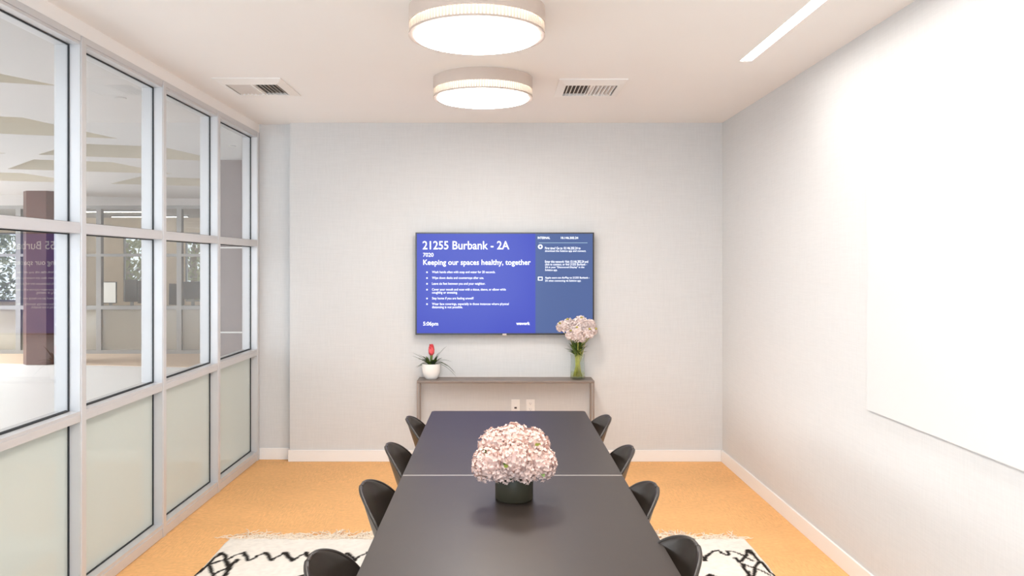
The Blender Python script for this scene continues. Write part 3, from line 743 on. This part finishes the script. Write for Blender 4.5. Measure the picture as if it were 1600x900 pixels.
# ------------------------------------------------------------------ meeting tables
RT = .012                        # rug thickness: everything on the rug stands this high
TX0, TX1 = -.402, .512; TH = .74
def rounded_slab(x0, x1, y0, y1, z0, z1, rad, rc):
    """slab whose listed corners are rounded; rc = set of (sx, sy)"""
    pts = []
    for (sx, sy, a0) in ((1, 1, 0), (-1, 1, PI/2), (-1, -1, PI), (1, -1, 1.5*PI)):
        x = x1 if sx > 0 else x0; y = y1 if sy > 0 else y0; rr = rad if (sx, sy) in rc else .002
        for k in range(7):
            a = a0+k/6*PI/2; pts.append((x-sx*rr+rr*math.cos(a), y-sy*rr+rr*math.sin(a)))
    bm = bmesh.new(); vs = [bm.verts.new((x, y, z0)) for x, y in pts]; f = bm.faces.new(vs)
    ex = bmesh.ops.extrude_face_region(bm, geom=[f]); nv = [g for g in ex['geom'] if isinstance(g, bmesh.types.BMVert)]
    for v in nv: v.co.z = z1
    bmesh.ops.recalc_face_normals(bm, faces=bm.faces)
    es = [e for e in bm.edges if all(abs(v.co.z-z1) < 1e-6 for v in e.verts)]
    bmesh.ops.bevel(bm, geom=es, offset=.002, segments=2, affect='EDGES', profile=.5)
    bm.verts.index_update(); m = MB(); m.add([v.co.copy() for v in bm.verts], [[v.index for v in f.verts] for f in bm.faces]); bm.free(); return m
def table(y0, y1, ycols, lab, rc, strip):
    r = empty('meeting_table', (0, 0, 0), label=lab, cat='table', group='charcoal meeting tables pushed end to end')
    rounded_slab(TX0, TX1, y0, y1, TH-.004, TH, .022, rc).build('tabletop', M['table'], r)
    rounded_slab(TX0+.001, TX1-.001, y0+.001, y1-.001, TH-.028, TH-.004, .022, rc).build('table_edge', M['table_edge'], r)
    cx = (TX0+TX1)/2
    for y in ycols:
        MB().box(cx-.022, cx+.022, y-.03, y+.03, RT+.03, TH-.028, .003).build('leg', M['black_metal'], r)
        MB().box(cx-.33, cx+.33, y-.03, y+.03, RT, RT+.03, .004).build('foot', M['black_metal'], r)
        MB().box(cx-.30, cx+.30, y-.02, y+.02, TH-.050, TH-.028).build('support_bar', M['black_metal'], r)
    if strip: MB().box(TX0+.002, TX1-.002, y1, y1+.012, TH-.02, TH+.0002).build('joining_strip', M['pale_metal'], r)
YS = 3.298
table(1.86, YS-.012, (2.0, 3.225), 'nearer charcoal meeting table carrying the pink hydrangea centrepiece', {(-1, -1), (1, -1)}, True)
table(YS+.0005, 4.738, (3.885, 4.57), 'farther bare charcoal meeting table reaching towards the console', {(-1, 1), (1, 1)}, False)

# ------------------------------------------------------------------ chairs
def shell_surface(off=0.0):
    prof = [(.395, .405, .165, .0), (.385, .425, .190, .005), (.34, .437, .212, .012), (.26, .434, .228, .025), (.17, .425, .234, .042), (.09, .422, .236, .060),
            (.03, .438, .236, .080), (-.010, .475, .232, .092), (-.035, .530, .224, .092), (-.055, .594, .217, .084), (-.075, .650, .211, .072), (-.091, .700, .192, .056),
            (-.104, .738, .161, .040), (-.113, .763, .128, .027), (-.119, .780, .095, .016), (-.123, .791, .060, .008), (-.125, .796, .026, .003)]
    # resample smoothly
    pr = np.array(prof); t = np.linspace(0, len(pr)-1, 46)
    def cr(col):
        out = []
        for tt in t:
            i = min(int(tt), len(pr)-2); f = tt-i
            p0, p1, p2, p3 = (pr[max(i-1, 0), col], pr[i, col], pr[i+1, col], pr[min(i+2, len(pr)-1), col])
            out.append(.5*((2*p1)+(-p0+p2)*f+(2*p0-5*p1+4*p2-p3)*f*f+(-p0+3*p1-3*p2+p3)*f**3))
        return np.array(out)
    X, Z, W_, C = cr(0), cr(1), cr(2), cr(3)
    P = []
    for i in range(len(t)):
        a = max(i-1, 0); b = min(i+1, len(t)-1)
        tan = Vector((X[b]-X[a], 0, Z[b]-Z[a])).normalized()
        nrm = Vector((tan.z, 0, -tan.x))          # towards the sitter
        if nrm.x < 0 and nrm.z < 0: nrm = -nrm
        if i < 12 and nrm.z < 0: nrm = -nrm
        row = []
        for j in range(25):
            v = -1+2*j/24
            cup = C[i]*abs(v)**2.4
            flare = .005*max(0, abs(v)-.85)/.15
            p = Vector((X[i], v*W_[i], Z[i]))+nrm*(cup+off-flare)
            row.append(p)
        P.append(row)
    return P
def make_chair():
    root = empty('shell_chair')
    mb = MB(); mb.grid(shell_surface()); sh = mb.build('seat_shell', M['plastic'], root, smooth=True)
    s = sh.modifiers.new('thickness', 'SOLIDIFY'); s.thickness = .008; s.offset = 0; s.use_rim = True
    b = sh.modifiers.new('round', 'BEVEL'); b.width = .0025; b.segments = 2; b.limit_method = 'ANGLE'; b.angle_limit = math.radians(50)
    P = shell_surface()
    edge = [r[0] for r in P]+P[-1][1:-1]+[r[-1] for r in reversed(P)]
    MB().tube(edge, .0062, 8).build('rolled_rim', M['plastic'], root, smooth=True)
    for (tx_, ty_, bx, by) in ((.27, .11, .36, .20), (.27, -.11, .36, -.20), (.09, .10, -.02, .19), (.09, -.10, -.02, -.19)):
        MB().tube([(tx_, ty_, .412), (bx, by, RT)], [.013, .009], 10).build('leg', M['black_metal'], root, smooth=True)
    MB().tube([(.27, .11, .405), (.09, .10, .400), (.09, -.10, .400), (.27, -.11, .405), (.27, .11, .405)], .007, 8).box(.10, .26, -.09, .09, .400, .412, .003).build('seat_bracket', M['black_metal'], root, smooth=False)
    for a, b in (((.313, .153, .22), (.038, -.143, .22)), ((.313, -.153, .22), (.038, .143, .22))):
        MB().tube([a, b], .004, 6).build('cross_brace', M['black_metal'], root)
    return root
proto = make_chair()
spots = [(-.404, 2.21, 0, 'black shell chair nearest the camera on the left side, cut off by the photo bottom'),
         (-.384, 2.95, 0, 'black shell chair on the left side, second from the camera, beside the centrepiece'),
         (-.384, 3.59, 0, 'black shell chair on the left side, third from the camera, beyond the table joint'),
         (-.366, 4.23, 0, 'black shell chair on the left side nearest the console table'),
         (.451, 2.32, PI, 'black shell chair nearest the camera on the right side, with the rug showing behind it'),
         (.454, 2.93, PI, 'black shell chair on the right side, second from the camera, beside the centrepiece'),
         (.470, 3.54, PI, 'black shell chair on the right side, third from the camera, beyond the table joint'),
         (.467, 4.26, PI, 'black shell chair on the right side nearest the console table')]
for i, (x, y, rz, lab) in enumerate(spots):
    o = proto if i == 0 else copy_tree(proto)
    o.location = (x, y, 0); o.rotation_euler = (0, 0, rz+math.radians((0, -2, 1, 2, 3, 1, -2, 1)[i]))
    tag(o, lab, 'chair', 'black shell chairs around the meeting tables')

# ------------------------------------------------------------------ centrepiece
CPX, CPY = .056, 2.965
smooth_angle(MB().lathe([(.0, 0), (.066, 0), (.0705, .004), (.0715, .10), (.0695, .102), (.066, .10), (.065, .02), (0, .02)], n=56, cap0=False, cap1=False).build('round_vase', M['vase'], loc=(CPX, CPY, TH)), 50)
tag([o for o in COL.objects if o.name == 'round_vase'][0], 'low dark grey-green cylinder vase under the pink hydrangeas on the near table', 'vase')
def hydrangea(i, c, rad, lab):
    r = empty('hydrangea_flower', (CPX, CPY, TH), label=lab, cat='flower', group='pink hydrangeas in the centrepiece')
    rs = random.Random(50+i); c = Vector(c); mb = MB(); n = int(380*(rad/.07)**2)
    for k in range(n):
        z = 1-1.8*(k+.5)/n; th = k*2.39996+rs.uniform(-.1, .1); q = math.sqrt(max(0, 1-z*z))
        d = Vector((q*math.cos(th), q*math.sin(th), z)); d = (d+Vector((rs.uniform(-.2, .2), rs.uniform(-.2, .2), rs.uniform(-.2, .2)))).normalized()
        cc = c+d*rad*rs.uniform(.86, 1.06)
        s1 = d.orthogonal().normalized(); s2 = d.cross(s1); a0 = rs.uniform(0, 1.57); sz = rs.uniform(.0062, .0085)
        for p in range(4):
            a = a0+p*PI/2; e = s1*math.cos(a)+s2*math.sin(a); g = d.cross(e)
            lift = d*sz*rs.uniform(.15, .55)
            mb.add([cc-d*.003, cc+e*sz*.6-g*sz*.62+lift*.6, cc+e*sz*1.3+lift*1.4-g*sz*.1, cc+e*sz*.6+g*sz*.62+lift*.6], [(0, 1, 2, 3)])
    core = MB().lathe([(.0001, -rad*.75), (rad*.6, -rad*.5), (rad*.82, 0), (rad*.6, rad*.55), (.0001, rad*.8)], n=14, cap0=False, cap1=False)
    mb.add([Vector(v)+c for v in core.v], core.f)
    mb.build('petals', M['pink'], r)
    MB().tube([(c.x*.15, c.y*.15, .03), (c.x*.25, c.y*.25, .09), c-Vector((0, 0, rad*.5))], .004, 6).build('stem', M['stem'], r, smooth=True)
    return r
s3 = CPY/F
def hp(px, py, dy): return ((px-VX)*s3-CPX, dy, CH-(py-VY)*s3-TH)
hy = [((766, 721), -.045, .066, 'low left pink hydrangea head of the centrepiece'), ((778, 700), .02, .070, 'upper left pink hydrangea head of the centrepiece'),
      ((804, 690), .01, .064, 'topmost pink hydrangea head of the centrepiece'), ((830, 700), .02, .068, 'upper right pink hydrangea head of the centrepiece'),
      ((841, 721), -.03, .064, 'low right pink hydrangea head of the centrepiece'), ((803, 710), -.075, .066, 'front middle pink hydrangea head of the centrepiece'),
      ((818, 727), -.075, .046, 'small low front pink hydrangea head just above the vase'), ((787, 730), -.07, .042, 'small low front left pink hydrangea head above the vase'),
      ((795, 705), .085, .070, 'rear pink hydrangea head at the back of the centrepiece')]
for i, (p, dy, rad, lab) in enumerate(hy):
    hydrangea(i, hp(p[0], p[1], dy), rad, lab)
bl = empty('bouquet_leaves', (CPX, CPY, TH), label='green leaves and lime buds tucked among the pink hydrangeas', cat='foliage')
def leafat(px, py, dy, az, ln, ri, wd, mat):
    x, y, z = hp(px, py, dy); mb = MB(); blade(mb, (x, y, z), az, ln, ri, .4, wd, 8); mb.build('leaf', M[mat], bl, smooth=True)
leafat(838, 692, -.055, -1.2, .028, 1.1, .009, 'leaf_l'); leafat(841, 690, -.055, -1.9, .024, .8, .008, 'leaf_l')
leafat(790, 716, -.142, -1.5, .026, 1.25, .007, 'leaf_l'); leafat(788, 712, -.142, -2.2, .020, 1.1, .006, 'leaf_m')
leafat(758, 702, -.06, -2.0, .03, 1.2, .007, 'leaf_m'); leafat(845, 730, -.098, -1.4, .025, .2, .008, 'leaf_m')
for az in (-2.8, -2.2, -1.7, -1.1, -.4, .3, 1.2, 2.2, 3.1):
    mb = MB(); blade(mb, (.045*math.cos(az), .045*math.sin(az), .098), az, .07, .35, .35, .02, 8); mb.build('leaf', M['leaf_d'], bl, smooth=True)

# ------------------------------------------------------------------ rug
RX0, RX1, RY0, RY1 = -1.585, 1.44, .6, 4.655
rug = empty('berber_rug', (0, 0, 0), label='cream shaggy rug with black zigzag and diamond lines under the tables', cat='rug')
def fp(px, py):
    y = (CH-RT)*F/(py-VY); return ((px-VX)*y/F, y)
segs = []
def poly(pts, wd):
    for a, b in zip(pts[:-1], pts[1:]): segs.append((*a, *b, wd))
T, K = .0065, .0115
poly([fp(*p) for p in ((302, 900), (327, 880), (335, 871), (345, 863.5))], K); poly([fp(*p) for p in ((345, 863.5), (350, 867), (352, 873), (357, 880), (358, 886), (352, 896), (346, 905))], K)
poly([fp(*p) for p in ((371, 874), (362, 882), (357, 887), (350, 899), (340, 915))], K)
poly([fp(*p) for p in ((327, 882), (345, 876), (357, 873), (375, 864), (381, 862))], T)
poly([fp(*p) for p in ((327, 882), (330, 890), (333, 900), (336, 912))], K*.8); poly([fp(*p) for p in ((335, 897), (345, 891), (356, 886))], T)
x = 381.5; k = 0
zz = []
while x < 1100:
    zz.append(('p', fp(x, 863+rs.uniform(-1, 1)))); zz.append(('v', fp(x+8+rs.uniform(-1, 3), 875+rs.uniform(-1, 1)))); x += 32.3
for a, b in zip(zz[:-1], zz[1:]): segs.append((*a[1], *b[1], K if a[0] == 'p' else T))
poly([zz[-1][1]]+[fp(*p) for p in ((1104, 868), (1115, 860.5), (1122, 860), (1134, 867), (1137, 866.5), (1138, 861.5), (1145, 861), (1161, 868), (1177, 876))], T*1.1)
poly([fp(*p) for p in ((1170, 859), (1165, 868), (1159, 876))], K*.8); poly([fp(*p) for p in ((1170, 860), (1185, 873), (1193, 880), (1208, 895), (1222, 910))], K*.8)
poly([fp(*p) for p in ((1147, 871), (1158, 880), (1165, 889), (1168, 897), (1176, 912))], K*.8); poly([fp(*p) for p in ((1186, 878), (1180, 886), (1178, 892), (1176, 902), (1165, 915))], K*.8)
poly([fp(*p) for p in ((1161, 880), (1180, 888), (1190, 892), (1203, 898))], T)
# the pattern goes on towards the camera
for s0, e0 in ((-1.50, 1), (1.36, -1)):
    y = 4.02
    while y > .8:
        poly([(s0, y), (s0+e0*.13, y-.16), (s0, y-.32)], K*.9); poly([(s0+e0*.26, y), (s0+e0*.13, y-.16), (s0+e0*.26, y-.32)], K*.9); poly([(s0+e0*.05, y-.05), (s0+e0*.2, y-.1)], T); y -= .32
for yb in (4.07, 3.35, 2.6, 1.9, 1.2):
    x = -1.18
    while x < 1.0:
        poly([(x, yb-.16), (x+.17, yb+.03), (x+.34, yb-.16)], K*.9); x += .42
segs = np.array(segs)
dx = .0095; nx = int((RX1-RX0)/dx)+1; ny = int((RY1-RY0)/dx)+1
gx = np.linspace(RX0, RX1, nx); gy = np.linspace(RY0, RY1, ny); GX, GY = np.meshgrid(gx, gy)
def smooth_noise(nx, ny, step, amp):
    a = rng.random((ny//step+3, nx//step+3)); yy = np.arange(ny)/step; xx = np.arange(nx)/step
    yi = yy.astype(int); xi = xx.astype(int); fy = (yy-yi)[:, None]; fx = (xx-xi)[None, :]
    return amp*((a[yi][:, xi]*(1-fy)+a[yi+1][:, xi]*fy)*(1-fx)+(a[yi][:, xi+1]*(1-fy)+a[yi+1][:, xi+1]*fy)*fx)
wobx = smooth_noise(nx, ny, 4, .016)-.008; woby = smooth_noise(nx, ny, 4, .016)-.008
PXg = GX+wobx; PYg = GY+woby
dark = np.zeros_like(GX)
for (ax, ay, bx, by, wd) in segs:
    m = (GX > min(ax, bx)-.05) & (GX < max(ax, bx)+.05) & (GY > min(ay, by)-.05) & (GY < max(ay, by)+.05)
    if not m.any(): continue
    px, py = PXg[m], PYg[m]; vx, vy = bx-ax, by-ay; L2 = vx*vx+vy*vy+1e-9
    t = np.clip(((px-ax)*vx+(py-ay)*vy)/L2, 0, 1); d = np.hypot(px-ax-t*vx, py-ay-t*vy)
    dark[m] = np.maximum(dark[m], np.clip((wd*1.5-d)/(wd*.5), 0, 1))
Zr = RT-.003+smooth_noise(nx, ny, 1, .003)+smooth_noise(nx, ny, 6, .003)-.002
edge = np.minimum.reduce([GX-RX0, RX1-GX, GY-RY0, RY1-GY]); Zr = Zr*np.clip(edge/.012, 0, 1)+.0005
ex = (smooth_noise(nx, ny, 12, .02)-.01)
GXd = GX+np.where((GX-RX0 < .03) | (RX1-GX < .03), ex, 0); GYd = GY+np.where(RY1-GY < .03, ex, 0)
vs = np.stack([GXd.ravel(), GYd.ravel(), Zr.ravel()], 1)
idx = np.arange(nx*ny).reshape(ny, nx); fs = np.stack([idx[:-1, :-1], idx[:-1, 1:], idx[1:, 1:], idx[1:, :-1]], -1).reshape(-1, 4)
me = bpy.data.meshes.new('rug_pile'); me.from_pydata(vs.tolist(), [], fs.tolist()); me.update()
me.polygons.foreach_set('use_smooth', [True]*len(me.polygons))
at = me.color_attributes.new('pile', 'FLOAT_COLOR', 'POINT')
base = np.array([.79, .735, .665]); blk = np.array([.018, .014, .012]); nz = (.94+smooth_noise(nx, ny, 2, .12))[..., None]
colr = base*nz*(1-dark[..., None])+blk*dark[..., None]
at.data.foreach_set('color', np.concatenate([colr.reshape(-1, 3), np.ones((nx*ny, 1))], 1).ravel().astype(np.float32))
me.materials.append(M['rug']); po = bpy.data.objects.new('rug_pile', me); COL.objects.link(po); po.parent = rug
mb = MB(); rs = random.Random(21)
x = RX0+.07
while x < RX1-.07:
    n = rs.choice((2, 3)); big = .6+.5*abs(math.sin(x*5.1))
    for q in range(n):
        p = Vector((x+rs.uniform(-.012, .012), RY1-.012, .006)); d = rs.uniform(-.7, .7)+PI/2; pts_ = [p.copy()]
        cur = rs.uniform(-.5, .5)
        for k in range(9):
            d += cur+rs.uniform(-.35, .35); d = min(max(d, -.3), PI+.3)
            p = p+Vector((math.cos(d), math.sin(d), 0))*.017*big; pts_.append(Vector((p.x, max(p.y, RY1-.03), .004+rs.random()*.012)))
        mb.tube(pts_, [.0026]*9+[.0012], 5)
    x += .014
mb.build('fringe', M['fringe'], rug, smooth=True)['kind'] = 'stuff'
